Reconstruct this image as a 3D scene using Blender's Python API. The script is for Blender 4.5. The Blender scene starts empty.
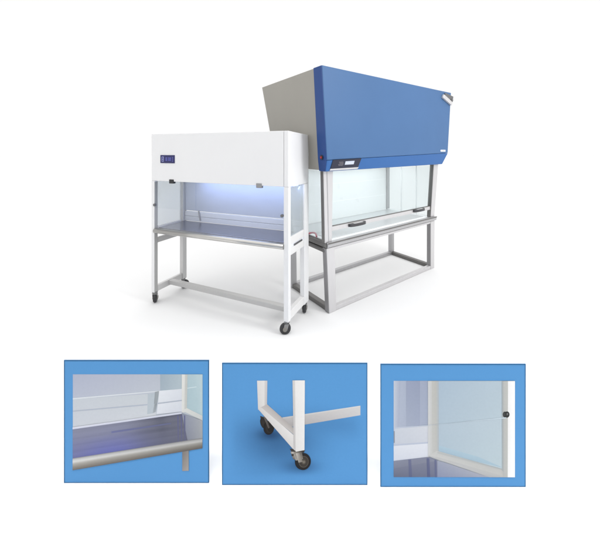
import bpy, bmesh, math, random
from mathutils import Vector, Matrix
random.seed(7)
S = bpy.context.scene
COL = S.collection

# ------------------------------------------------------------------ colours / materials
def lin(c):
    c = c / 255.0
    return c / 12.92 if c <= 0.04045 else ((c + 0.055) / 1.055) ** 2.4

def rgb(r, g, b, e=1.0):
    return (min(lin(r) / e, .93), min(lin(g) / e, .93), min(lin(b) / e, .93))

def new_mat(name):
    m = bpy.data.materials.new(name); m.use_nodes = True
    nt = m.node_tree
    return m, nt, nt.nodes['Principled BSDF']

def mat(name, col, rough=.5, metal=0., spec=.4, var=.04, scale=6., bump=0., bscale=200., stretch=None):
    """painted or metal surface with faint procedural unevenness"""
    m, nt, b = new_mat(name)
    tc = nt.nodes.new('ShaderNodeTexCoord')
    mp = nt.nodes.new('ShaderNodeMapping'); nt.links.new(tc.outputs['Object'], mp.inputs[0])
    if stretch: mp.inputs['Scale'].default_value = stretch
    n = nt.nodes.new('ShaderNodeTexNoise'); n.inputs['Scale'].default_value = scale
    n.inputs['Detail'].default_value = 5
    nt.links.new(mp.outputs[0], n.inputs['Vector'])
    mx = nt.nodes.new('ShaderNodeMix'); mx.data_type = 'RGBA'
    mx.inputs[6].default_value = (*[max(0, c * (1 - var)) for c in col], 1)
    mx.inputs[7].default_value = (*[min(.95, c * (1 + var)) for c in col], 1)
    nt.links.new(n.outputs[0], mx.inputs[0]); nt.links.new(mx.outputs[2], b.inputs['Base Color'])
    mr = nt.nodes.new('ShaderNodeMapRange')
    mr.inputs[3].default_value = max(.02, rough - .06); mr.inputs[4].default_value = rough + .06
    nt.links.new(n.outputs[0], mr.inputs[0]); nt.links.new(mr.outputs[0], b.inputs['Roughness'])
    b.inputs['Metallic'].default_value = metal
    b.inputs['Specular IOR Level'].default_value = spec
    if bump:
        n2 = nt.nodes.new('ShaderNodeTexNoise'); n2.inputs['Scale'].default_value = bscale
        nt.links.new(tc.outputs['Object'], n2.inputs['Vector'])
        bp = nt.nodes.new('ShaderNodeBump'); bp.inputs['Strength'].default_value = bump
        bp.inputs['Distance'].default_value = .002
        nt.links.new(n2.outputs[0], bp.inputs['Height']); nt.links.new(bp.outputs[0], b.inputs['Normal'])
    return m

def glass(name, tint, refl=.05, haze=None, hz=0.):
    m = bpy.data.materials.new(name); m.use_nodes = True
    nt = m.node_tree; nt.nodes.clear()
    out = nt.nodes.new('ShaderNodeOutputMaterial')
    tr = nt.nodes.new('ShaderNodeBsdfTransparent'); tr.inputs[0].default_value = (*tint, 1)
    gl = nt.nodes.new('ShaderNodeBsdfGlossy'); gl.inputs['Roughness'].default_value = .02
    lw = nt.nodes.new('ShaderNodeLayerWeight'); lw.inputs[0].default_value = .12
    ml = nt.nodes.new('ShaderNodeMath'); ml.operation = 'MULTIPLY_ADD'; ml.inputs[1].default_value = .35; ml.inputs[2].default_value = refl
    nt.links.new(lw.outputs['Fresnel'], ml.inputs[0])
    m1 = nt.nodes.new('ShaderNodeMixShader')
    nt.links.new(ml.outputs[0], m1.inputs[0]); nt.links.new(tr.outputs[0], m1.inputs[1]); nt.links.new(gl.outputs[0], m1.inputs[2])
    last = m1
    if hz:
        df = nt.nodes.new('ShaderNodeBsdfDiffuse'); df.inputs[0].default_value = (*haze, 1)
        m2 = nt.nodes.new('ShaderNodeMixShader'); m2.inputs[0].default_value = hz
        nt.links.new(m1.outputs[0], m2.inputs[1]); nt.links.new(df.outputs[0], m2.inputs[2]); last = m2
    nt.links.new(last.outputs[0], out.inputs[0])
    return m

def emit(name, col, s):
    m = bpy.data.materials.new(name); m.use_nodes = True
    nt = m.node_tree; nt.nodes.clear()
    out = nt.nodes.new('ShaderNodeOutputMaterial'); e = nt.nodes.new('ShaderNodeEmission')
    e.inputs[0].default_value = (*col, 1); e.inputs[1].default_value = s
    nt.links.new(e.outputs[0], out.inputs[0]); return m

# ------------------------------------------------------------------ geometry helpers
def hull(bm, c, bev=.003, seg=2):
    """box-like solid from 8 corners: bottom ring (4, ccw seen from above), top ring (4)"""
    t = bmesh.new()
    v = [t.verts.new(p) for p in c]
    for f in ((3, 2, 1, 0), (4, 5, 6, 7), (0, 1, 5, 4), (1, 2, 6, 5), (2, 3, 7, 6), (3, 0, 4, 7)):
        t.faces.new([v[i] for i in f])
    bmesh.ops.recalc_face_normals(t, faces=t.faces)
    if bev:
        bmesh.ops.bevel(t, geom=t.edges[:], offset=bev, segments=seg, profile=.5, affect='EDGES')
    merge(bm, t)

def merge(bm, t):
    me = bpy.data.meshes.new('tmp'); t.to_mesh(me); t.free(); bm.from_mesh(me); bpy.data.meshes.remove(me)

def box(bm, u0, u1, v0, v1, z0, z1, bev=.003):
    hull(bm, [(u0, v0, z0), (u1, v0, z0), (u1, v1, z0), (u0, v1, z0),
              (u0, v0, z1), (u1, v0, z1), (u1, v1, z1), (u0, v1, z1)], bev)

def prism(bm, prof, u0, u1, smooth=True):
    """profile in (v, z) extruded along u"""
    a = [bm.verts.new((u0, p[0], p[1])) for p in prof]; b = [bm.verts.new((u1, p[0], p[1])) for p in prof]
    n = len(prof); fs = []
    fs.append(bm.faces.new(a)); fs.append(bm.faces.new(b[::-1]))
    for i in range(n):
        f = bm.faces.new((a[i], b[i], b[(i + 1) % n], a[(i + 1) % n])); f.smooth = smooth; fs.append(f)
    bmesh.ops.recalc_face_normals(bm, faces=fs)

def cyl(bm, p, q, r, n=24, bev=0., r2=None):
    p, q = Vector(p), Vector(q); d = q - p; L = d.length
    t = bmesh.new()
    bmesh.ops.create_cone(t, cap_ends=True, segments=n, radius1=r, radius2=r if r2 is None else r2, depth=L)
    if bev:
        es = [e for e in t.edges if len(e.link_faces) == 2 and any(len(f.verts) > 4 for f in e.link_faces)]
        bmesh.ops.bevel(t, geom=es, offset=bev, segments=3, profile=.5, affect='EDGES')
    for f in t.faces: f.smooth = len(f.verts) <= 4
    M = Matrix.Translation((p + q) / 2) @ d.to_track_quat('Z', 'Y').to_matrix().to_4x4()
    bmesh.ops.transform(t, matrix=M, verts=t.verts)
    merge(bm, t)

def tube(bm, pts, r, n=10):
    rings = []
    for i, p in enumerate(pts):
        p = Vector(p)
        d = (Vector(pts[min(i + 1, len(pts) - 1)]) - Vector(pts[max(i - 1, 0)])).normalized()
        a = d.cross(Vector((0, 0, 1))); a = a.normalized() if a.length > 1e-4 else Vector((1, 0, 0)); b = d.cross(a)
        rings.append([bm.verts.new(p + r * (math.cos(k * 2 * math.pi / n) * a + math.sin(k * 2 * math.pi / n) * b)) for k in range(n)])
    for A, B in zip(rings, rings[1:]):
        for k in range(n):
            f = bm.faces.new((A[k], A[(k + 1) % n], B[(k + 1) % n], B[k])); f.smooth = True
    bm.faces.new(rings[0][::-1]); bm.faces.new(rings[-1])

def obj(name, bm, m, parent=None, label=None):
    me = bpy.data.meshes.new(name); bm.to_mesh(me); bm.free()
    o = bpy.data.objects.new(name, me); COL.objects.link(o)
    if m: me.materials.append(m)
    if parent: o.parent = parent
    if label: o['label'] = label
    return o

def B(): return bmesh.new()

def thing(name, label, cat, loc, rz=0., group=None):
    o = bpy.data.objects.new(name, None); COL.objects.link(o)
    o.location = loc; o.rotation_euler = (0, 0, rz); o.empty_display_size = .1
    o['label'] = label; o['category'] = cat
    if group: o['group'] = group
    return o

# ------------------------------------------------------------------ materials
M_floor = mat('white_floor', (.695, .695, .695), .9, spec=0., var=.004)
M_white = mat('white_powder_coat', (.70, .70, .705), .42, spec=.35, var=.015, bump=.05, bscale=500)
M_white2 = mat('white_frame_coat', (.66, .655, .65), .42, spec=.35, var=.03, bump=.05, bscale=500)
M_rearw = mat('pale_rear_panel', (.50, .53, .61), .35, spec=.5, var=.06, scale=3, stretch=(1, 1, 4))
M_ledge = mat('pale_ledge', (.68, .70, .74), .4, var=.03)
M_top = mat('brushed_steel_worktop', (.34, .345, .39), .25, metal=.8, var=.16, scale=5, stretch=(1, 30, 1))
M_roll = mat('brushed_steel_roll', (.50, .49, .47), .30, metal=.9, var=.10, scale=6, stretch=(1, 20, 20))
M_gl1 = glass('side_glass', (.84, .87, .87), .03, (.60, .63, .63), .30)
M_gl1l = glass('side_glass_pale', (.92, .935, .93), .03, (.80, .81, .81), .35)
M_frame2 = mat('half_shaded_frame_coat', (.54, .535, .53), .42, spec=.35, var=.04)  # white frame coat with shade put into the colour; shaded_frame_coat is darker still
M_postshade = mat('post_shade_grey', (.36, .36, .355), .5, var=.06)
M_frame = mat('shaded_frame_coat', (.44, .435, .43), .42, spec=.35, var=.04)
M_gl1f = glass('front_glass', (.965, .975, .98), .02)
M_black = mat('black_plastic', (.018, .018, .02), .4, var=.2)
M_rubber = mat('dark_rubber', (.03, .03, .032), .55, var=.25, scale=30)
M_hub = mat('grey_hub', (.20, .19, .175), .4, metal=.4, var=.1)
M_chrome = mat('castor_steel', (.24, .24, .24), .3, metal=.9, var=.1)
M_navy = mat('navy_display', (.006, .006, .085), .2, spec=.5, var=.25, scale=20)
M_glyph = mat('display_glyph', (.16, .17, .55), .4, var=.1)
M_glyph2 = mat('display_glyph_pale', (.32, .34, .62), .4, var=.1)
M_strip = emit('blue_white_tube', (.55, .68, 1.), 2.5)
M_clipg = mat('grey_clip', (.16, .16, .165), .35, metal=.6, var=.15)
M_clipg2 = mat('pale_grey_clip', (.26, .26, .265), .4, metal=.4, var=.1)
M_blue = mat('blue_paint', rgb(96, 137, 190, 1.88), .45, spec=.2, var=.09, scale=2.0, bump=.04, bscale=300)
M_blue2 = mat('blue_strip_paint', rgb(66, 118, 186, 1.5), .42, spec=.2, var=.05, scale=3)
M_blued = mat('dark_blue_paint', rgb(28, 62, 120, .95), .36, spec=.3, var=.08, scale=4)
M_taupe = mat('taupe_paint', rgb(152, 149, 142, 1.05), .45, spec=.3, var=.07, scale=2.5, bump=.05, bscale=400)
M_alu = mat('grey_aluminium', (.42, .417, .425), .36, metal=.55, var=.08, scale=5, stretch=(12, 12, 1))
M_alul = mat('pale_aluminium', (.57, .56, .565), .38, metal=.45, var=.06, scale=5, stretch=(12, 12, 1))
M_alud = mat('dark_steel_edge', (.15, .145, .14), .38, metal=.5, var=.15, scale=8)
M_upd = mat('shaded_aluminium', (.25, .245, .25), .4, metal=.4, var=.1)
M_handle = mat('dark_handle', (.06, .06, .065), .35, metal=.3, var=.2)
M_trayin = mat('dull_steel_tray', (.56, .575, .585), .3, metal=.3, var=.06, scale=4)
M_bench = mat('white_steel_tray', (.84, .845, .85), .3, metal=.0, var=.03, scale=3)
M_inw = mat('pale_cyan_liner', (.74, .755, .76), .3, var=.03, scale=2)
M_gl2 = glass('sash_glass', (.955, .978, .98), .045)
M_gl2s = glass('cabinet_side_glass', (.955, .972, .975), .03, (.80, .82, .83), .10)
M_scr = mat('black_control_panel', (.006, .008, .03), .18, spec=.5, var=.3)
M_lcd = emit('lit_readout', (.80, .86, 1.), 1.0)
M_txt = mat('grey_print', (.16, .15, .17), .5, var=.2)
M_red = mat('red_button', (.42, .02, .03), .35, var=.1)
M_hose = mat('red_hose', (.52, .16, .20), .45, var=.2, scale=60)
M_tag = mat('white_tag', (.78, .80, .84), .4, var=.03)

# ------------------------------------------------------------------ setting
bm = B(); bmesh.ops.create_grid(bm, x_segments=8, y_segments=8, size=60)
fl = obj('floor', bm, M_floor); fl['kind'] = 'structure'; fl.location = (0, 20, 0)

# ================================================================== CABINET 1: white laminar flow cabinet on castors
W1, D1 = 1.509, .3825
c1 = thing('laminar_flow_cabinet', 'smaller white clean bench on four castors with steel worktop and open glass front', 'clean bench', (-1.7935, 2.9422, 0), -.3499)
ZL, ZH, ZT = .107, 1.197, 1.652
# hood
bm = B()
hull(bm, [(0, 0, ZH), (1.464, 0, ZH), (1.464, D1, ZH - .006), (0, D1, ZH - .006), (0, 0, ZT), (1.464, 0, ZT), (1.464, D1, ZT - .018), (0, D1, ZT - .018)], .005, 3)
hood = obj('hood', bm, M_white, c1)
bm = B()
hull(bm, [(1.4665, 0, ZH), (W1, 0, ZH), (W1, D1, ZH - .006), (1.4665, D1, ZH - .006), (1.4665, 0, ZT), (W1, 0, ZT), (W1, D1, ZT - .018), (1.4665, D1, ZT - .018)], .005, 3)
obj('hood_end_panel', bm, M_white, c1)
# display with its pale marks
bm = B(); box(bm, .123, .302, -.006, .01, 1.370, 1.447, .003)
dsp = obj('display', bm, M_navy, c1, 'small navy blue control display')
bm = B()
for (a, b_, c, d) in ((.146, .150, 1.385, 1.432), (.150, .168, 1.428, 1.432), (.150, .168, 1.405, 1.409), (.150, .168, 1.385, 1.389), (.166, .170, 1.385, 1.430)):
    box(bm, a, b_, -.0085, -.0055, c, d, 0)
obj('display_symbol', bm, M_glyph2, dsp)
bm = B()
for k in range(3):
    x = .196 + k * .024
    for (a, b_, c, d) in ((0, .003, 1.392, 1.424), (.013, .016, 1.392, 1.424), (.003, .013, 1.421, 1.424), (.003, .013, 1.406, 1.409), (.003, .013, 1.392, 1.395)):
        if k == 1 and c == 1.392 and a == 0: continue
        box(bm, x + a, x + b_, -.0085, -.0055, c, d, 0)
for k in range(4):
    box(bm, .276, .288, -.0085, -.0055, 1.388 + k * .012, 1.392 + k * .012, 0)
obj('display_symbol', bm, M_glyph, dsp)
# posts
def post(u0, u1, v0, v1, m=M_white):
    bm = B(); box(bm, u0, u1, v0, v1, ZL, ZH - (.0005 if v0 == 0 else .0062), .003); obj('post', bm, m, c1)
post(0, .037, 0, .040); post(W1 - .044, W1, 0, .040)
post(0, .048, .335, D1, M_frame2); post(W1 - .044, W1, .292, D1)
bm = B(); box(bm, .0372, .0386, .003, .037, ZL + .004, ZH - .012, 0); obj('post_inner_shade', bm, M_postshade, c1)  # thin strip that paints in the shade on the post's inner face
# rails
def rail(name, u0, u1, v0, v1, z0, z1, m=M_white2):
    bm = B(); box(bm, u0, u1, v0, v1, z0, z1, .003); return obj(name, bm, m, c1)
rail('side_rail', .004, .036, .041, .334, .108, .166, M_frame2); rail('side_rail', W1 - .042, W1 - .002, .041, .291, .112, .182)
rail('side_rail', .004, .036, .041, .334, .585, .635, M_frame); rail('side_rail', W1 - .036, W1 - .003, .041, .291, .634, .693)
r = rail('glass_rail', W1 - .036, W1 - .003, .041, .291, .722, .785)
rail('glass_rail', .004, .034, .041, .334, .722, .745)
bm = B(); box(bm, W1 - .0035, W1 + .001, .10, .25, .697, .712, .001); obj('slot_cover', bm, M_clipg, c1)
bm = B(); box(bm, W1 - .034, W1 - .006, .041, .291, .6935, .7215, 0); obj('slot_strip', bm, M_ledge, c1)
# stretcher
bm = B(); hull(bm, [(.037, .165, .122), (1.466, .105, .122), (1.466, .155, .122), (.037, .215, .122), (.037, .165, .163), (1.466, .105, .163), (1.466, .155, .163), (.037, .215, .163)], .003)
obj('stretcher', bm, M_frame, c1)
# worktop: sheet with rolled front edge
prof = []
for k in range(13):
    a = math.pi / 2 + k * math.pi / 12
    prof.append((.012 + .024 * math.cos(a) - .004, .711 + .0235 * math.sin(a)))
prof = [(.040, .731), ] + prof + [(.040, .6875)]
bm = B(); prism(bm, prof, .0385, 1.4635); obj('worktop_front_roll', bm, M_roll, c1)
bm = B(); box(bm, .050, 1.462, .0405, .355, .700, .7345, .002); obj('worktop', bm, M_top, c1)
# rear
bm = B(); box(bm, .050, 1.462, .362, .376, .845, 1.186, .001); obj('rear_wall', bm, M_rearw, c1)
for z0, z1 in ((.735, .785), (.788, .838)):
    bm = B(); box(bm, .050, 1.462, .3555, .376, z0, z1, .003); obj('rear_ledge', bm, M_ledge, c1)
bm = B(); box(bm, .052, .195, .3585, .3615, .846, 1.184, .001); obj('rear_side_panel', bm, M_rearw, c1)
bm = B(); hull(bm, [(.262, .345, .752), (.276, .345, .748), (.276, .354, .748), (.262, .354, .752), (.238, .345, .852), (.252, .345, .856), (.252, .354, .856), (.238, .354, .852)], .002)
obj('latch', bm, M_alu, c1)
# glass
bm = B(); box(bm, .014, .019, .0405, .3345, .7455, ZH - .009, 0); obj('side_glass', bm, M_gl1l, c1)
bm = B(); box(bm, W1 - .021, W1 - .016, .0405, .2915, .7855, ZH - .009, 0); obj('side_glass', bm, M_gl1, c1)
bm = B(); box(bm, .0395, 1.4625, .010, .015, .935, ZH - .001, .001); obj('front_glass', bm, M_gl1f, c1)
for u in (.263, 1.232):
    bm = B(); box(bm, u - .027, u + .027, -.007, .022, 1.178, 1.217, .004)
    obj('glass_clip', bm, M_black if u < 1 else M_clipg2, c1)
for u in (.040, 1.449):
    bm = B(); cyl(bm, (u, -.006, .962), (u, .012, .962), .013, 20, .002); obj('glass_knob', bm, M_clipg, c1)
# lit tube under the hood
bm = B(); cyl(bm, (.28, .30, 1.176), (1.44, .30, 1.176), .011, 16); obj('lamp_tube', bm, M_strip, c1)
# castors
def castor(parent, u, v, ang):
    bm = B(); R = Matrix.Rotation(ang, 4, 'Z'); T = Matrix.Translation((u, v, 0))
    t = B()
    box(t, -.022, .022, -.022, .022, .098, .1065, .002)
    cyl(t, (0, 0, .088), (0, 0, .098), .017, 20)
    for s in (-1, 1):
        hull(t, [(-.004, s * .019 - .0015, .036), (.030, s * .019 - .0015, .036), (.030, s * .019 + .0015, .036), (-.004, s * .019 + .0015, .036),
                 (-.018, s * .019 - .0015, .088), (.018, s * .019 - .0015, .088), (.018, s * .019 + .0015, .088), (-.018, s * .019 + .0015, .088)], .001)
    box(t, -.018, .018, -.0205, .0205, .084, .091, .001)
    bmesh.ops.transform(t, matrix=T @ R, verts=t.verts); merge(bm, t)
    c = obj('castor', bm, M_chrome, parent)
    t = B(); cyl(t, (.014, -.0145, .045), (.014, .0145, .045), .045, 36, .008); bmesh.ops.transform(t, matrix=T @ R, verts=t.verts)
    bm = B(); merge(bm, t); obj('wheel', bm, M_rubber, c)
    t = B(); cyl(t, (.014, -.0235, .045), (.014, .0235, .045), .018, 24, .003); bmesh.ops.transform(t, matrix=T @ R, verts=t.verts)
    bm = B(); merge(bm, t); obj('hub', bm, M_hub, c)
castor(c1, .022, .022, math.radians(128)); castor(c1, W1 - .026, .022, math.radians(205))
castor(c1, .026, D1 - .026, math.radians(35)); castor(c1, W1 - .03, D1 - .03, math.radians(105))

# ================================================================== CABINET 2: blue and grey safety cabinet on aluminium stand
c2 = thing('safety_cabinet', 'larger safety cabinet with blue front and grey side on a silver tube stand', 'safety cabinet', (-.0538, 2.755, 0), .6841)
U2, D2 = 1.69, .71
def bar(name, m, a, b, parent=c2, bev=.004):
    """a, b: (u0,u1,v0,v1,z) at the two ends (bottom, top)"""
    bm = B()
    hull(bm, [(a[0], a[2], a[4]), (a[1], a[2], a[4]), (a[1], a[3], a[4]), (a[0], a[3], a[4]),
              (b[0], b[2], b[4]), (b[1], b[2], b[4]), (b[1], b[3], b[4]), (b[0], b[3], b[4])], bev)
    return obj(name, bm, m, parent)
# stand: legs and rails
bar('leg', M_alul, (0, .085, 0, .06, 0), (-.03, .062, 0, .06, .598))
bar('leg_side_shade', M_upd, (-.006, -.0005, .004, .056, .003), (-.036, -.0305, .004, .056, .597), bev=.001)  # thin plate, the leg's shaded side painted in as darker aluminium
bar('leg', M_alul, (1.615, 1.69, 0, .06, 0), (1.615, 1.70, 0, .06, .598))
bar('leg_side_shade', M_upd, (1.609, 1.6145, .0045, .056, .044), (1.609, 1.6145, .0045, .056, .571), bev=.001)
bar('leg', M_alu, (0, .06, .65, .71, 0), (-.02, .05, .65, .71, .598))
bar('leg', M_alu, (1.63, 1.69, .65, .71, 0), (1.63, 1.69, .65, .71, .598))
def brail(name, m, u0, u1, v0, v1, z0, z1, bev=.004):
    bm = B(); box(bm, u0, u1, v0, v1, z0, z1, bev); return obj(name, bm, m, c2)
brail('stand_rail', M_alul, .0855, 1.6145, .004, .050, .002, .042)
brail('stand_rail', M_alu, .061, 1.629, .654, .700, .002, .044)
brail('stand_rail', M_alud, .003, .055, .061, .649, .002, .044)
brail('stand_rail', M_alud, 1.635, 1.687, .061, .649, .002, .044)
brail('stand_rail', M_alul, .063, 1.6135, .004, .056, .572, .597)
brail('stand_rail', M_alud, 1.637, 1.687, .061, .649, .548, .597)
# side arm of the tray: stacked round tubes
bm = B()
cyl(bm, (-.022, .0, .632), (-.022, .66, .632), .031, 20, .006); cyl(bm, (-.018, .03, .574), (-.018, .649, .574), .024, 20, .006)
obj('tray_side_tube', bm, M_alud, c2)
# tray and worktop
bm = B(); prism(bm, [(-.012, .606), (.03, .606), (.03, .652), (-.004, .652), (-.018, .640), (-.018, .614)], -.03, 1.712, False); obj('tray_front_edge', bm, M_alu, c2)
brail('tray_lip', M_alud, -.028, 1.715, -.0225, -.0185, .640, .6535, .001)
bm = B(); box(bm, .012, 1.69, .0305, .70, .606, .650, .002); obj('worktop', bm, M_bench, c2)
# uprights
bar('upright', M_alul, (-.050, .031, .0, .045, .6525), (-.104, .004, -.05, -.005, 1.309))
bar('upright', M_alud, (-.056, -.0505, .004, .040, .6525), (-.110, -.1045, -.046, -.010, 1.309), bev=.001)
bar('upright_groove', M_alu, (-.012, -.004, -.0025, .0025, .66), (-.070, -.061, -.0525, -.047, 1.305), bev=.0005)
bar('upright', M_alul, (1.613, 1.693, .0, .06, .6545), (1.605, 1.70, -.05, .01, 1.316))
bar('upright_groove', M_alud, (1.604, 1.6125, .003, .050, .6525), (1.595, 1.6045, -.047, .0, 1.313), bev=.0005)
bar('upright', M_alu, (-.05, .0, .66, .72, .6525), (-.06, -.01, .66, .72, 1.30))
bar('upright', M_alu, (1.60, 1.66, .705, .755, .6525), (1.60, 1.66, .705, .755, 1.30))
# liner and glass sides
bm = B(); box(bm, .005, 1.595, .705, .715, .6505, 1.30, .001); obj('rear_wall', bm, M_inw, c2)
bm = B()
hull(bm, [(1.652, .062, .6505), (1.657, .062, .6505), (1.600, .70, .6505), (1.595, .70, .6505), (1.652, .02, 1.30), (1.657, .02, 1.30), (1.600, .70, 1.30), (1.595, .70, 1.30)], 0)
obj('side_glass', bm, M_gl2s, c2)
bm = B(); hull(bm, [(-.030, .072, .664), (-.025, .072, .664), (-.025, .655, .664), (-.030, .655, .664), (-.045, .024, 1.30), (-.040, .024, 1.30), (-.040, .655, 1.30), (-.045, .655, 1.30)], 0)
obj('side_glass', bm, M_gl2s, c2)
bm = B()
for v in (.22, .45):
    hull(bm, [(1.642 - .09 * v, v, .652), (1.646 - .09 * v, v, .652), (1.646 - .09 * v, v + .012, .652), (1.642 - .09 * v, v + .012, .652),
              (1.642 - .09 * v, v, 1.299), (1.646 - .09 * v, v, 1.299), (1.646 - .09 * v, v + .012, 1.299), (1.642 - .09 * v, v + .012, 1.299)], 0)
obj('glass_bar', bm, M_inw, c2)
bm = B()
for z in (.86, 1.08): box(bm, .01, 1.594, .7035, .7052, z, z + .004, 0)
obj('wall_seam', bm, M_bench, c2)
bm = B(); box(bm, .06, 1.585, .09, .690, .6485, .6535, .001); obj('work_tray', bm, M_trayin, c2)
bm = B()
for v in (.30, .33): box(bm, .066, 1.58, v, v + .005, .6525, .6541, 0)
box(bm, .066, 1.58, .655, .664, .6525, .6543, 0)
obj('tray_seam', bm, M_alu, c2)
bm = B(); box(bm, 1.578, 1.594, .690, .7034, .6505, 1.299, .001); obj('corner_strip', bm, M_alu, c2)
# sash

bm = B(); hull(bm, [(.033, .012, .790), (1.611, .012, .775), (1.611, .017, .775), (.033, .017, .790), (.010, -.035, 1.30), (1.603, -.035, 1.30), (1.603, -.030, 1.30), (.010, -.030, 1.30)], 0)
sash = obj('sash', bm, M_gl2, c2)
bar('sash_rail', M_alul, (.033, 1.611, .004, .024, .748), (.033, 1.611, .003, .023, .789), sash, .003)
bar('sash_seal', M_alud, (.034, 1.610, .006, .022, .7895), (.034, 1.610, .006, .022, .796), sash, .001)
for u0, u1, z in ((.235, .455, .768), (1.25, 1.46, .776)):
    bm = B()
    pr = []
    for k in range(17):
        a = k * math.pi / 16
        pr.append((u0 + (u1 - u0) * (1 - math.cos(a)) / 2, .003 - .042 * math.sin(a) ** .5))
    t = [(p[0], p[1], z - .012) for p in pr]; tt = [(p[0], p[1], z + .014) for p in pr]
    a = [bm.verts.new(p) for p in t]; b_ = [bm.verts.new(p) for p in tt]
    bm.faces.new(a[::-1]); bm.faces.new(b_)
    for i in range(len(a)): bm.faces.new((a[i], a[(i + 1) % 17], b_[(i + 1) % 17], b_[i]))
    bmesh.ops.recalc_face_normals(bm, faces=bm.faces)
    h = obj('handle', bm, M_handle, sash)
    bm = B(); box(bm, u0 + .05, u1 - .05, -.030, -.006, z + .0142, z + .017, .001); obj('handle_cap', bm, M_alul, h)
# hood body (grey sides), blue door, lower control strip
bm = B()
hull(bm, [(-.122, -.018, 1.318), (1.700, -.018, 1.318), (1.700, .79, 1.318), (-.122, .79, 1.318),
          (-.193, -.028, 2.203), (1.812, -.028, 2.203), (1.79, .985, 2.200), (-.193, .985, 2.200)], .006, 3)
obj('hood', bm, M_taupe, c2)
bm = B()
hull(bm, [(-.1425, -.150, 1.409), (1.752, -.150, 1.457), (1.752, -.0225, 1.457), (-.1425, -.0225, 1.409),
          (-.196, -.150, 2.206), (1.830, -.150, 2.214), (1.830, -.0295, 2.214), (-.196, -.0295, 2.206)], .008, 3)
door = obj('front_door', bm, M_blue, c2)
bm = B()
hull(bm, [(-.1265, -.110, 1.310), (1.715, -.095, 1.318), (1.715, -.020, 1.318), (-.1265, -.020, 1.310),
          (-.1425, -.150, 1.407), (1.752, -.150, 1.455), (1.752, -.0235, 1.455), (-.1425, -.0235, 1.407)], .005, 3)
strip = obj('control_strip', bm, M_blue2, c2)
# dark painted door edge on the left
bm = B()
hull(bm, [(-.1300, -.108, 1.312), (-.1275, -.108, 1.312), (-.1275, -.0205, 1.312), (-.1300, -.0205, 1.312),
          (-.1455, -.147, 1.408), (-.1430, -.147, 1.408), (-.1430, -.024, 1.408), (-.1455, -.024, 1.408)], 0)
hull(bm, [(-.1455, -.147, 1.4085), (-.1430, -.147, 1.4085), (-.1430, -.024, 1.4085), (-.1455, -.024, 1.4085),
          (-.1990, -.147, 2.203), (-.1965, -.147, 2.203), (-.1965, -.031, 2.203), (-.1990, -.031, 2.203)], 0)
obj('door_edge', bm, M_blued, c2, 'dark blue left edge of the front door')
# control panel on the strip: a tilted frame (strip front leans in towards the bottom)
def sp(u, t, off):
    """point on strip: t 0 bottom..1 top, off proud of the surface"""
    ub = 1; zb = 1.310 + .008 * (u + .127) / 1.84; zt = 1.407 + .048 * (u + .142) / 1.89
    vb = -.110 + .015 * (u + .127) / 1.84
    return (u, vb + (-.150 - vb) * t - off, zb + (zt - zb) * t + .35 * off)
def plate(bm, u0, u1, t0, t1, o0, o1, sk=0., bev=0.):
    hull(bm, [sp(u0, t0, o1), sp(u1 - sk, t0, o1), sp(u1 - sk, t0, o0), sp(u0, t0, o0), sp(u0 + sk * .3, t1, o1), sp(u1, t1, o1), sp(u1, t1, o0), sp(u0 + sk * .3, t1, o0)], bev)
bm = B(); plate(bm, -.085, .258, .22, 1.0, -.004, .006, .012, .001); cp = obj('control_panel', bm, M_scr, c2)
bm = B(); plate(bm, .068, .175, .50, .80, .0063, .009); obj('readout', bm, M_lcd, cp)
bm = B()
for k, (a, b_) in enumerate(((-.005, .045), (-.012, .05), (0, .046), (-.008, .04))):
    plate(bm, a, b_, .44 + k * .1, .49 + k * .1, .0063, .008)
obj('panel_print', bm, M_txt, cp)
bm = B(); plate(bm, -.088, .255, .05, .205, -.004, .007, .01, .001); obj('panel_trim', bm, M_alul, cp)
bm = B(); cyl(bm, (-.1465, -.085, 1.432), (-.156, -.085, 1.432), .020, 24, .003); pb = obj('power_button', bm, M_black, c2)
bm = B(); cyl(bm, (-.1555, -.085, 1.432), (-.161, -.085, 1.432), .010, 20, .002); obj('button_cap', bm, M_red, pb)
# white tag with pale lettering blocks and the corner bracket
bm = B(); box(bm, 1.585, 1.690, -.155, -.1485, 1.474, 1.496, .001); tg = obj('name_tag', bm, M_tag, c2)
bm = B()
for k in range(5): box(bm, 1.592 + k * .019, 1.604 + k * .019, -.1565, -.1545, 1.480, 1.490, 0)
obj('tag_print', bm, M_alu, tg)
bm = B()
hull(bm, [(1.60, -.178, 2.125), (1.80, -.178, 2.050), (1.80, -.151, 2.050), (1.60, -.151, 2.125), (1.62, -.178, 2.168), (1.815, -.178, 2.095), (1.815, -.151, 2.095), (1.62, -.151, 2.168)], .004)
br = obj('corner_bracket', bm, M_alul, c2)
bm = B()
hull(bm, [(1.655, -.172, 2.152), (1.83, -.172, 2.092), (1.83, -.152, 2.092), (1.655, -.152, 2.152), (1.665, -.172, 2.190), (1.845, -.172, 2.165), (1.845, -.152, 2.165), (1.665, -.152, 2.190)], .003)
cyl(bm, (1.80, -.185, 2.115), (1.80, -.150, 2.115), .018, 16, .003)
obj('bracket_plate', bm, M_clipg, br)
# lamp tube in the top of the work space
M_tube2 = emit('white_tube', (.9, .98, 1.), 2.5)
bm = B(); cyl(bm, (.15, .50, 1.300), (1.5, .50, 1.300), .013, 16); obj('lamp_tube', bm, M_tube2, c2)

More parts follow.
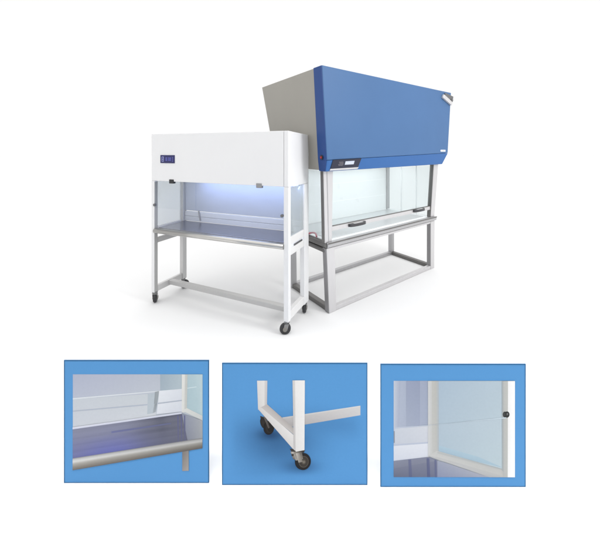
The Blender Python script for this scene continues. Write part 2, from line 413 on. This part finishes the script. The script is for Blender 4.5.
# small red hose lying on the tray side tube
hb = B()
pts = []
for k in range(40):
    t = k / 39
    pts.append((-.028 + .018 * math.sin(t * 9), .16 + .30 * t, .672 + .022 * abs(math.sin(t * 7)) * (1 - .2 * t)))
tube(hb, pts, .0085, 10)
hose = obj('hose', hb, M_hose)
hose.location = c2.location; hose.rotation_euler = c2.rotation_euler
hose['label'] = 'short red hose lying on the grey side tube of the blue cabinet'; hose['category'] = 'hose'

# ================================================================== THE THREE PICTURE BOARDS
PE = 1.75           # light level the printed colours are balanced for
BLUE = (91, 155, 213)
def print_mat():
    m, nt, b = new_mat('printed_picture')
    at = nt.nodes.new('ShaderNodeAttribute'); at.attribute_name = 'ink'
    tc = nt.nodes.new('ShaderNodeTexCoord'); n = nt.nodes.new('ShaderNodeTexNoise'); n.inputs['Scale'].default_value = 90; n.inputs['Detail'].default_value = 4
    nt.links.new(tc.outputs['Object'], n.inputs['Vector'])
    mr = nt.nodes.new('ShaderNodeMapRange'); mr.inputs[3].default_value = .965; mr.inputs[4].default_value = 1.035
    nt.links.new(n.outputs[0], mr.inputs[0])
    mx = nt.nodes.new('ShaderNodeVectorMath'); mx.operation = 'SCALE'
    nt.links.new(at.outputs['Color'], mx.inputs[0]); nt.links.new(mr.outputs[0], mx.inputs['Scale'])
    nt.links.new(mx.outputs[0], b.inputs['Base Color'])
    b.inputs['Roughness'].default_value = .7; b.inputs['Specular IOR Level'].default_value = .1
    return m
M_print = print_mat()
M_board = mat('board_blue', rgb(*BLUE, PE), .7, spec=.1, var=.012, scale=8)
M_edge = mat('board_edge_blue', rgb(58, 108, 152, PE), .7, spec=.1, var=.03)

class Picture:
    """coloured patches laid on one another on the face of a board; units are the board's own millimetre-like grid"""
    def __init__(s, w, h, k): s.w, s.h, s.k, s.layer = w, h, k, 0
    def start(s): s.bm = B(); s.ink = s.bm.verts.layers.float_color.new('ink')
    def P(s, x, y): return ((x - s.w / 2) * s.k, -.0002 - .00006 * s.layer, (s.h - y) * s.k)
    def quad(s, pts, cols, n=10, m=10):
        s.layer += 1
        fn = cols if callable(cols) else None
        if fn: cols = [(0, 0, 0)] * 4
        if len(cols) == 3 and not hasattr(cols[0], '__len__'): cols = [cols] * 4
        if len(cols) == 2: cols = [cols[0], cols[0], cols[1], cols[1]]       # top, bottom
        g = []
        for j in range(m + 1):
            row = []
            for i in range(n + 1):
                a, b_ = i / n, j / m
                w = ((1 - a) * (1 - b_), a * (1 - b_), a * b_, (1 - a) * b_)
                x = sum(w[q] * pts[q][0] for q in range(4)); y = sum(w[q] * pts[q][1] for q in range(4))
                v = s.bm.verts.new(s.P(x, y))
                c = [sum(w[q] * cols[q][z] for q in range(4)) for z in range(3)]
                if fn: c = fn(a, b_, x, y)
                v[s.ink] = (*rgb(*c, PE), 1); row.append(v)
            g.append(row)
        for j in range(m):
            for i in range(n): s.bm.faces.new((g[j][i], g[j + 1][i], g[j + 1][i + 1], g[j][i + 1]))
    def disc(s, c, rx, ry, c0, c1, rot=0., rings=6, n=36, pw=1.):
        s.layer += 1
        cr, sr = math.cos(rot), math.sin(rot)
        ctr = s.bm.verts.new(s.P(*c)); ctr[s.ink] = (*rgb(*c0, PE), 1); prev = None
        for q in range(1, rings + 1):
            f = q / rings; ring = []
            for k in range(n):
                a = 2 * math.pi * k / n; x = rx * f * math.cos(a); y = ry * f * math.sin(a)
                v = s.bm.verts.new(s.P(c[0] + x * cr - y * sr, c[1] + x * sr + y * cr))
                g = f ** pw
                v[s.ink] = (*rgb(*[c0[z] * (1 - g) + c1[z] * g for z in range(3)], PE), 1); ring.append(v)
            for k in range(n):
                if prev is None: s.bm.faces.new((ctr, ring[(k + 1) % n], ring[k]))
                else: s.bm.faces.new((prev[k], prev[(k + 1) % n], ring[(k + 1) % n], ring[k]))
            prev = ring
    def end(s, name, parent): return obj(name, s.bm, M_print, parent)

def board(px0, px1, py0, py1, label):
    """a blue board standing on the floor; sized from the photograph's scale at its distance"""
    dist = 301.67 * 1.5 / (py1 - 149.478); k = dist / 301.67
    w, h = px1 - px0, py1 - py0
    t = thing('picture_board', label, 'picture board', (((px0 + px1) / 2 - 335.243) * k, dist, 0), 0, 'blue boards with close-up pictures')
    W, H = w * k, h * k
    bm = B(); box(bm, -W / 2 + .002, W / 2 - .002, 0, .003, .002, H - .002, 0); obj('board', bm, M_board, t)
    bm = B(); e = .0038
    for a in ((-W / 2, W / 2, 0, e), (-W / 2, W / 2, H - e, H), (-W / 2, -W / 2 + e, e, H - e), (W / 2 - e, W / 2, e, H - e)):
        box(bm, a[0], a[1], -.0006, .0032, a[2], a[3], 0)
    obj('border', bm, M_edge, t)
    bm = B(); hull(bm, [(-.05, .0034, 0.2), (.05, .0034, .2), (.05, .009, .2), (-.05, .009, .2), (-.05, .0034, .38), (.05, .0034, .38), (.05, .009, .38), (-.05, .009, .38)], 0)
    hull(bm, [(-.05, .13, 0), (.05, .13, 0), (.05, .134, 0), (-.05, .134, 0), (-.05, .0092, .36), (.05, .0092, .36), (.05, .0132, .36), (-.05, .0132, .36)], 0)
    obj('back_strut', bm, M_edge, t)
    return t, Picture(w, h, k)

def T(x0, y0, sc, px0, py0):
    """zoomed coordinates -> board grid"""
    return lambda *p: [(x0 + x / sc - px0, y0 + y / sc - py0) for x, y in p]

# ---- board 1: worktop seen from the front
t1, p = board(64, 209, 360.2, 483, 'blue board picturing a steel worktop with rolled front edge, leftmost of three')
q = T(60, 365, 3.871, 64, 360.2)
p.start()
p.quad(q((50, 36), (552, 36), (552, 290), (50, 362)), (190, 198, 208), 4, 4)
p.quad(q((50, 36), (390, 36), (390, 112), (50, 132)), [(178, 184, 204), (186, 192, 204), (192, 198, 208), (186, 192, 208)], 16, 8)
p.quad(q((50, 132), (372, 110), (372, 200), (50, 243)), [(200, 206, 214), (200, 206, 212), (207, 211, 217), (202, 207, 216)], 16, 8)
p.quad(q((388, 36), (473, 36), (473, 96), (388, 100)), [(160, 176, 188), (178, 192, 200), (180, 194, 202), (166, 180, 192)])
p.quad(q((50, 176), (348, 150), (348, 155), (50, 181)), (180, 188, 200))
p.quad(q((50, 128), (473, 92), (473, 95), (50, 133)), (222, 228, 234))
p.quad(q((340, 112), (372, 108), (362, 186), (338, 190)), (186, 196, 204))
pic = p.end('picture', t1)
p.start()
p.quad(q((384, 101), (473, 92), (473, 134), (380, 146)), [(226, 230, 236), (216, 220, 228), (212, 216, 225), (222, 226, 232)])
p.quad(q((380, 146), (473, 134), (473, 139), (379, 151)), (176, 184, 196))
p.quad(q((379, 151), (473, 139), (473, 180), (374, 190)), [(224, 228, 234), (214, 218, 226), (208, 212, 222), (218, 222, 230)])
p.end('pictured_ledge', pic)
p.start()
p.quad(q((368, 104), (384, 100), (376, 148), (364, 150)), [(150, 158, 164), (164, 171, 176), (158, 166, 171), (152, 160, 166)])
p.quad(q((366, 150), (376, 148), (370, 182), (359, 185)), [(156, 164, 170), (142, 150, 157), (162, 170, 177), (170, 177, 184)])
p.end('pictured_latch', pic)
p.start()
p.quad(q((492, 36), (552, 36), (552, 200), (490, 168)), [(176, 198, 206), (186, 206, 212), (178, 200, 206), (172, 194, 202)])
p.quad(q((492, 88), (552, 79), (552, 82), (492, 91)), (208, 222, 228))
p.quad(q((528, 36), (552, 36), (552, 190), (530, 180)), [(184, 204, 210), (190, 208, 214), (184, 204, 210), (176, 198, 206)])
p.end('pictured_glass', pic)
p.start()
p.quad(q((472, 36), (484, 36), (482, 184), (472, 182)), [(226, 226, 222), (222, 222, 218), (216, 217, 214), (222, 222, 219)])
p.quad(q((484, 36), (494, 36), (492, 170), (482, 184)), [(200, 202, 198), (196, 198, 194), (192, 195, 192), (200, 202, 199)])
p.quad(q((472, 176), (492, 166), (552, 196), (552, 214)), [(216, 218, 216), (214, 216, 213), (204, 207, 206), (196, 199, 199)])
p.end('pictured_frame', pic)
p.start()
def steel(a, b_, x, y):
    g = lambda m, w: math.exp(-((a - m) / w) ** 2)
    base = [140 - 24 * b_, 143 - 24 * b_, 163 - 4 * b_]
    tgt = (102, 104, 118); k = 1 / (1 + math.exp(-(a - .62 + .10 * b_) * 16)); k *= .85
    c = [base[z] * (1 - k) + tgt[z] * k for z in range(3)]
    bl = g(.34, .30) * max(0, b_ - .35) / .65 * .75
    c = [c[z] * (1 - bl) + (106, 112, 188)[z] * bl for z in range(3)]
    st = 2.5 * math.sin(b_ * 31 + 3 * a) + 1.5 * math.sin(b_ * 67 - 5 * a)
    st -= 9 * math.exp(-((b_ - .40 - .06 * a) / .045) ** 2) * min(1, max(0, (a - .25) * 3)) * min(1, max(0, (1 - a) * 5))
    st -= 10 * math.exp(-((a - .80) / .05) ** 2) * (1 - b_) + 8 * math.exp(-((b_ - .04) / .05) ** 2)
    return [min(250, x_ + st) for x_ in c]
p.quad(q((50, 244), (472, 186), (498, 297), (50, 362)), steel, 64, 20)
p.quad(q((472, 186), (552, 214), (552, 290), (496, 298)), [(140, 146, 166), (168, 172, 176), (160, 164, 168), (134, 138, 152)], 12, 8)
for k in range(3):
    x = 455 + k * 13
    p.quad(q((x, 194), (x + 4, 194), (x + 6, 296), (x + 1, 297)), [(96, 98, 140), (100, 102, 142), (104, 106, 132), (100, 102, 130)])
p.quad(q((200, 256), (430, 222), (430, 228), (200, 263)), [(112, 117, 160), (104, 108, 138), (104, 108, 138), (114, 118, 162)])
p.quad(q((50, 240), (472, 181), (472, 188), (50, 248)), [(224, 226, 238), (214, 218, 230), (200, 204, 220), (206, 210, 230)])
p.end('pictured_worktop', pic)
p.start()
p.quad(q((474, 322), (499, 318), (499, 408), (474, 409)), [(120, 116, 114), (142, 137, 133), (168, 163, 158), (156, 151, 147)])
p.end('pictured_leg', pic)
p.start()
for a, b_, ca, cb in ((0, .12, (150, 150, 154), (196, 197, 197)), (.12, .30, (196, 197, 197), (222, 222, 219)), (.30, .5, (222, 222, 219), (176, 173, 167)), (.5, .78, (176, 173, 167), (142, 137, 130)), (.78, 1., (142, 137, 130), (118, 112, 107))):
    y0, y1 = 360, 281; h0, h1 = 46, 40
    dark = lambda c: tuple(x * .86 for x in c)
    p.quad(q((50, y0 + h0 * a), (552, y1 + h1 * a), (552, y1 + h1 * b_), (50, y0 + h0 * b_)), [ca, dark(ca), dark(cb), cb], 20, 4)
p.end('pictured_edge_roll', pic)

# ---- board 2: foot frame with castors
t2, p = board(222, 367.5, 363, 485, 'blue board picturing a white foot frame on two castors, middle of three')
q = T(250, 370, 4.936, 222, 363)
p.start()
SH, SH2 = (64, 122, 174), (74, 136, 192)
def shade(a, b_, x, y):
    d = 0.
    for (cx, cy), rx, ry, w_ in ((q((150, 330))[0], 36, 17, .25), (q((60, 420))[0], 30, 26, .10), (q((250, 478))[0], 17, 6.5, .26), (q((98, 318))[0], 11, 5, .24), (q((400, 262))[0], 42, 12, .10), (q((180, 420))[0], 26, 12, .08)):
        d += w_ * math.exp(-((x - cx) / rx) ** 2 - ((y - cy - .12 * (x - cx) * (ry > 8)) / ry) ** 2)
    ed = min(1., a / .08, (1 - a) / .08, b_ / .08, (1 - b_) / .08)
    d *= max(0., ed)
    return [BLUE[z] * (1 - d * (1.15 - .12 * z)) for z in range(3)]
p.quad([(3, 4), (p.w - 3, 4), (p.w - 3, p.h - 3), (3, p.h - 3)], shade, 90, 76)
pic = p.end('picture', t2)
p.start()
p.quad(q((160, 234), (545, 176), (545, 182), (160, 242)), [(198, 196, 195), (222, 221, 220), (216, 215, 214), (192, 190, 190)], 16, 4)
p.quad(q((160, 242), (545, 182), (545, 223), (160, 288)), [(186, 183, 182), (212, 211, 211), (206, 205, 206), (166, 163, 164)], 16, 8)
p.end('pictured_stretcher', pic)
p.start()
p.quad(q((50, 226), (84, 238), (92, 292), (60, 284)), [(58, 54, 53), (48, 45, 44), (38, 36, 36), (42, 40, 39)])
p.disc(q((66, 262))[0], 3.0, 5.6, (50, 47, 46), (42, 39, 39), -.3)
p.disc(q((93, 284))[0], 5.4, 7.2, (36, 34, 34), (26, 25, 26), .1, pw=4)
p.disc(q((97, 284))[0], 3.6, 5.4, (46, 43, 42), (42, 40, 39), .1, pw=4)
p.disc(q((100, 284))[0], 2.9, 4.5, (34, 32, 32), (32, 30, 30), .1)
p.quad(q((66, 228), (80, 234), (98, 284), (90, 288)), [(104, 100, 97), (84, 80, 78), (74, 70, 68), (88, 84, 82)])
p.end('pictured_castor', pic)
p.start()
p.quad(q((35, 52), (72, 52), (72, 178), (40, 196)), [(222, 220, 219), (230, 228, 227), (224, 222, 220), (210, 207, 206)])
p.quad(q((72, 52), (86, 52), (84, 172), (72, 178)), [(212, 210, 210), (204, 203, 204), (196, 194, 194), (204, 202, 202)])
p.end('pictured_leg', pic)
p.start()
p.quad(q((52, 184), (84, 168), (216, 286), (216, 318)), [(198, 194, 192), (186, 182, 180), (176, 171, 168), (196, 192, 189)], 14, 6)
p.quad(q((40, 192), (56, 184), (218, 322), (222, 400)), [(208, 205, 204), (216, 213, 212), (230, 228, 227), (214, 211, 209)], 14, 6)
p.end('pictured_foot_rail', pic)
p.start()
p.quad(q((196, 388), (272, 394), (266, 408), (206, 404)), (66, 62, 58))
p.disc(q((258, 450))[0], 7.4, 8.4, (30, 29, 29), (30, 29, 29), .15)
p.disc(q((263, 451))[0], 7.6, 8.5, (40, 38, 38), (34, 32, 33), .15, pw=3)
p.disc(q((265, 452))[0], 5.0, 5.8, (92, 85, 76), (84, 78, 71), .15, pw=3)
p.disc(q((265.5, 452))[0], 4.2, 5.0, (66, 61, 56), (58, 54, 50), .15, pw=3)
p.disc(q((266, 453))[0], 2.1, 2.4, (140, 132, 120), (76, 70, 63), .15)
p.quad(q((210, 402), (256, 402), (262, 438), (226, 446)), [(150, 145, 138), (94, 89, 84), (128, 122, 114), (168, 163, 155)])
p.quad(q((226, 410), (244, 408), (262, 452), (240, 456)), [(198, 194, 188), (140, 135, 128), (120, 114, 106), (160, 154, 146)])
p.quad(q((200, 402), (214, 402), (224, 440), (214, 440)), [(170, 166, 160), (196, 192, 186), (120, 115, 110), (100, 96, 92)])
p.quad(q((204, 414), (216, 412), (216, 424), (206, 424)), (62, 58, 56))
p.end('pictured_castor', pic)
p.start()
p.quad(q((210, 50), (224, 50), (228, 400), (216, 392)), [(206, 204, 203), (214, 212, 211), (206, 203, 202), (192, 189, 188)])
p.quad(q((222, 50), (271, 50), (269, 394), (226, 402)), [(236, 234, 233), (240, 239, 238), (234, 232, 230), (226, 224, 222)], 6, 14)
p.end('pictured_leg', pic)

# ---- board 3: side window
t3, p = board(380.4, 525.8, 364, 487, 'blue board picturing a framed side window with dark knob, rightmost of three')
q = T(385, 375, 4.286, 380.4, 364)
p.start()
p.quad(q((37, 25), (556, 25), (556, 437), (37, 437)), (186, 192, 198), 4, 4)
p.quad(q((37, 25), (190, 25), (190, 218), (37, 228)), [(178, 187, 204), (158, 167, 188), (164, 173, 193), (176, 185, 203)], 14, 10)
p.quad(q((37, 25), (66, 25), (60, 228), (37, 228)), [(196, 203, 216), (168, 177, 197), (170, 178, 198), (192, 199, 212)])
p.quad(q((90, 25), (150, 25), (150, 216), (90, 222)), [(154, 163, 186), (150, 159, 182), (160, 169, 190), (164, 173, 192)])
p.quad(q((37, 224), (188, 214), (188, 350), (37, 370)), (188, 196, 212))
pic = p.end('picture', t3)
p.start()
p.quad(q((42, 230), (188, 218), (188, 286), (42, 296)), [(200, 206, 216), (208, 212, 220), (204, 208, 217), (196, 202, 213)])
p.quad(q((37, 304), (188, 293), (188, 350), (37, 366)), [(218, 222, 230), (222, 225, 233), (212, 216, 226), (208, 212, 224)])
p.quad(q((37, 240), (42, 240), (42, 290), (37, 291)), (142, 149, 162))
p.end('pictured_ledge', pic)
p.start()
p.quad(q((37, 368), (188, 350), (230, 366), (37, 437)), [(136, 140, 158), (128, 132, 152), (138, 142, 158), (112, 117, 136)], 14, 10)
p.quad(q((37, 400), (226, 366), (226, 437), (37, 437)), [(120, 124, 144), (126, 130, 150), (112, 117, 140), (106, 111, 132)], 14, 8)
p.quad(q((100, 362), (112, 361), (116, 437), (102, 437)), [(108, 113, 142), (112, 117, 146), (96, 102, 132), (94, 99, 130)])
p.quad(q((178, 356), (190, 356), (194, 437), (180, 437)), [(98, 104, 136), (104, 110, 142), (92, 98, 132), (90, 95, 128)])
p.quad(q((212, 362), (220, 364), (222, 437), (213, 437)), [(100, 106, 138), (112, 118, 148), (104, 110, 142), (96, 102, 134)])
p.quad(q((224, 366), (250, 372), (446, 437), (224, 437)), [(156, 162, 180), (160, 166, 182), (168, 172, 184), (138, 146, 172)], 12, 8)
p.end('pictured_worktop', pic)
p.start()
p.quad(q((226, 25), (505, 25), (505, 408), (226, 332)), [(172, 190, 206), (182, 198, 209), (186, 201, 209), (176, 193, 205)], 16, 14)
p.quad(q((226, 210), (505, 182), (505, 408), (226, 332)), [(178, 194, 207), (186, 201, 211), (186, 202, 209), (173, 191, 204)], 16, 10)
p.quad(q((226, 300), (400, 350), (505, 396), (226, 332)), [(172, 196, 212), (170, 194, 208), (166, 190, 204), (160, 184, 200)])
p.end('pictured_glass', pic)
p.start()
p.quad(q((184, 25), (200, 25), (202, 336), (184, 352)), [(206, 208, 210), (198, 199, 198), (196, 197, 195), (206, 208, 209)])
p.quad(q((200, 25), (220, 25), (222, 326), (202, 336)), [(192, 192, 188), (186, 187, 183), (187, 188, 185), (193, 194, 192)])
p.quad(q((220, 25), (230, 25), (230, 330), (222, 328)), [(184, 188, 188), (176, 184, 190), (176, 182, 186), (186, 190, 190)])
p.quad(q((184, 344), (222, 324), (524, 408), (524, 437)), [(200, 201, 200), (196, 197, 195), (186, 187, 184), (192, 192, 190)], 16, 6)
p.quad(q((184, 346), (224, 350), (524, 437), (446, 437)), [(193, 194, 194), (189, 190, 190), (188, 189, 187), (178, 180, 183)], 16, 6)
p.quad(q((224, 328), (505, 402), (505, 409), (224, 336)), [(178, 184, 186), (170, 176, 178), (186, 188, 186), (192, 195, 194)], 14, 3)
p.quad(q((503, 25), (527, 25), (526, 437), (504, 437)), [(184, 186, 184), (194, 195, 191), (190, 191, 187), (180, 182, 180)], 4, 14)
p.quad(q((500, 25), (507, 25), (508, 414), (501, 408)), [(166, 174, 178), (176, 180, 180), (172, 176, 176), (164, 172, 176)], 3, 14)
p.quad(q((526, 25), (556, 25), (556, 437), (525, 437)), [(240, 240, 241), (253, 253, 253), (252, 252, 252), (238, 238, 238)], 5, 14)
p.end('pictured_frame', pic)
p.start()
p.quad(q((60, 224), (190, 214), (518, 180), (518, 184)), [(196, 208, 224), (206, 218, 230), (212, 226, 238), (204, 220, 232)], 16, 3)
p.end('pictured_glass_edge', pic)
p.start()
p.disc(q((513, 168))[0], 2.2, 2.9, (92, 92, 92), (52, 54, 54))
p.disc(q((522, 168))[0], 2.5, 3.1, (72, 72, 72), (44, 45, 46))
p.disc(q((524, 166))[0], 1.1, 1.4, (150, 150, 150), (66, 66, 66))
p.end('pictured_knob', pic)

# ------------------------------------------------------------------ light
w = bpy.data.worlds.new('World'); S.world = w; w.use_nodes = True
w.node_tree.nodes['Background'].inputs[0].default_value = (1, 1, 1, 1)
wn = w.node_tree; wtc = wn.nodes.new('ShaderNodeTexCoord'); wsp = wn.nodes.new('ShaderNodeSeparateXYZ'); wmr = wn.nodes.new('ShaderNodeMapRange')
wmr.inputs[1].default_value = .45; wmr.inputs[2].default_value = 1.; wmr.inputs[3].default_value = 1.01; wmr.inputs[4].default_value = 2.15   # world light added overhead, out of view, to deepen shade under the cabinets
wn.links.new(wtc.outputs['Generated'], wsp.inputs[0]); wn.links.new(wsp.outputs[2], wmr.inputs[0]); wn.links.new(wmr.outputs[0], wn.nodes['Background'].inputs[1])

def area(name, loc, target, sx, sy, power, col=(1, 1, 1), parent=None):
    L = bpy.data.lights.new(name, 'AREA'); L.shape = 'RECTANGLE'; L.size = sx; L.size_y = sy; L.energy = power; L.color = col
    o = bpy.data.objects.new(name, L); COL.objects.link(o); o.location = loc
    o.rotation_euler = (Vector(target) - Vector(loc)).to_track_quat('-Z', 'Y').to_euler()
    if parent: o.parent = parent
    return o
def soft(o, deg): o.data.spread = math.radians(deg)
soft(area('board_fill', (-.2, .65, 2.8), (-.2, 1.15, 0), 4.6, .5, 24), 52)  # unseen lamp added to keep the floor around the boards white
area('side_fill', (3.3, .8, 3.0), (-.3, 2.6, 1.4), 1.0, 1.2, 95)  # unseen lamp added to brighten the right side of the white hood
area('tube_light', (.90, .215, 1.168), (.90, .36, .93), 1.22, .04, 2.0, (.45, .58, 1.), c1)
area('work_light', (.82, .42, 1.285), (.82, .45, .65), 1.4, .2, 5.2, (.95, .985, 1.), c2)

# ------------------------------------------------------------------ camera
cam = bpy.data.cameras.new('camera'); co = bpy.data.objects.new('camera', cam); COL.objects.link(co)
co.location = (0, 0, 1.5); co.rotation_euler = (math.radians(90), 0, 0)
cam.sensor_width = 36; cam.lens = 301.67 / 600 * 36
cam.shift_x = (300 - 335.243) / 600; cam.shift_y = -(271.5 - 149.478) / 600
cam.clip_start = .05; cam.clip_end = 500
S.camera = co
S.view_settings.view_transform = 'Standard'; S.view_settings.look = 'None'; S.view_settings.exposure = 0
S.render.engine = 'CYCLES'
S.cycles.max_bounces = 10; S.cycles.transparent_max_bounces = 16
S.render.resolution_x = 1024; S.render.resolution_y = 927
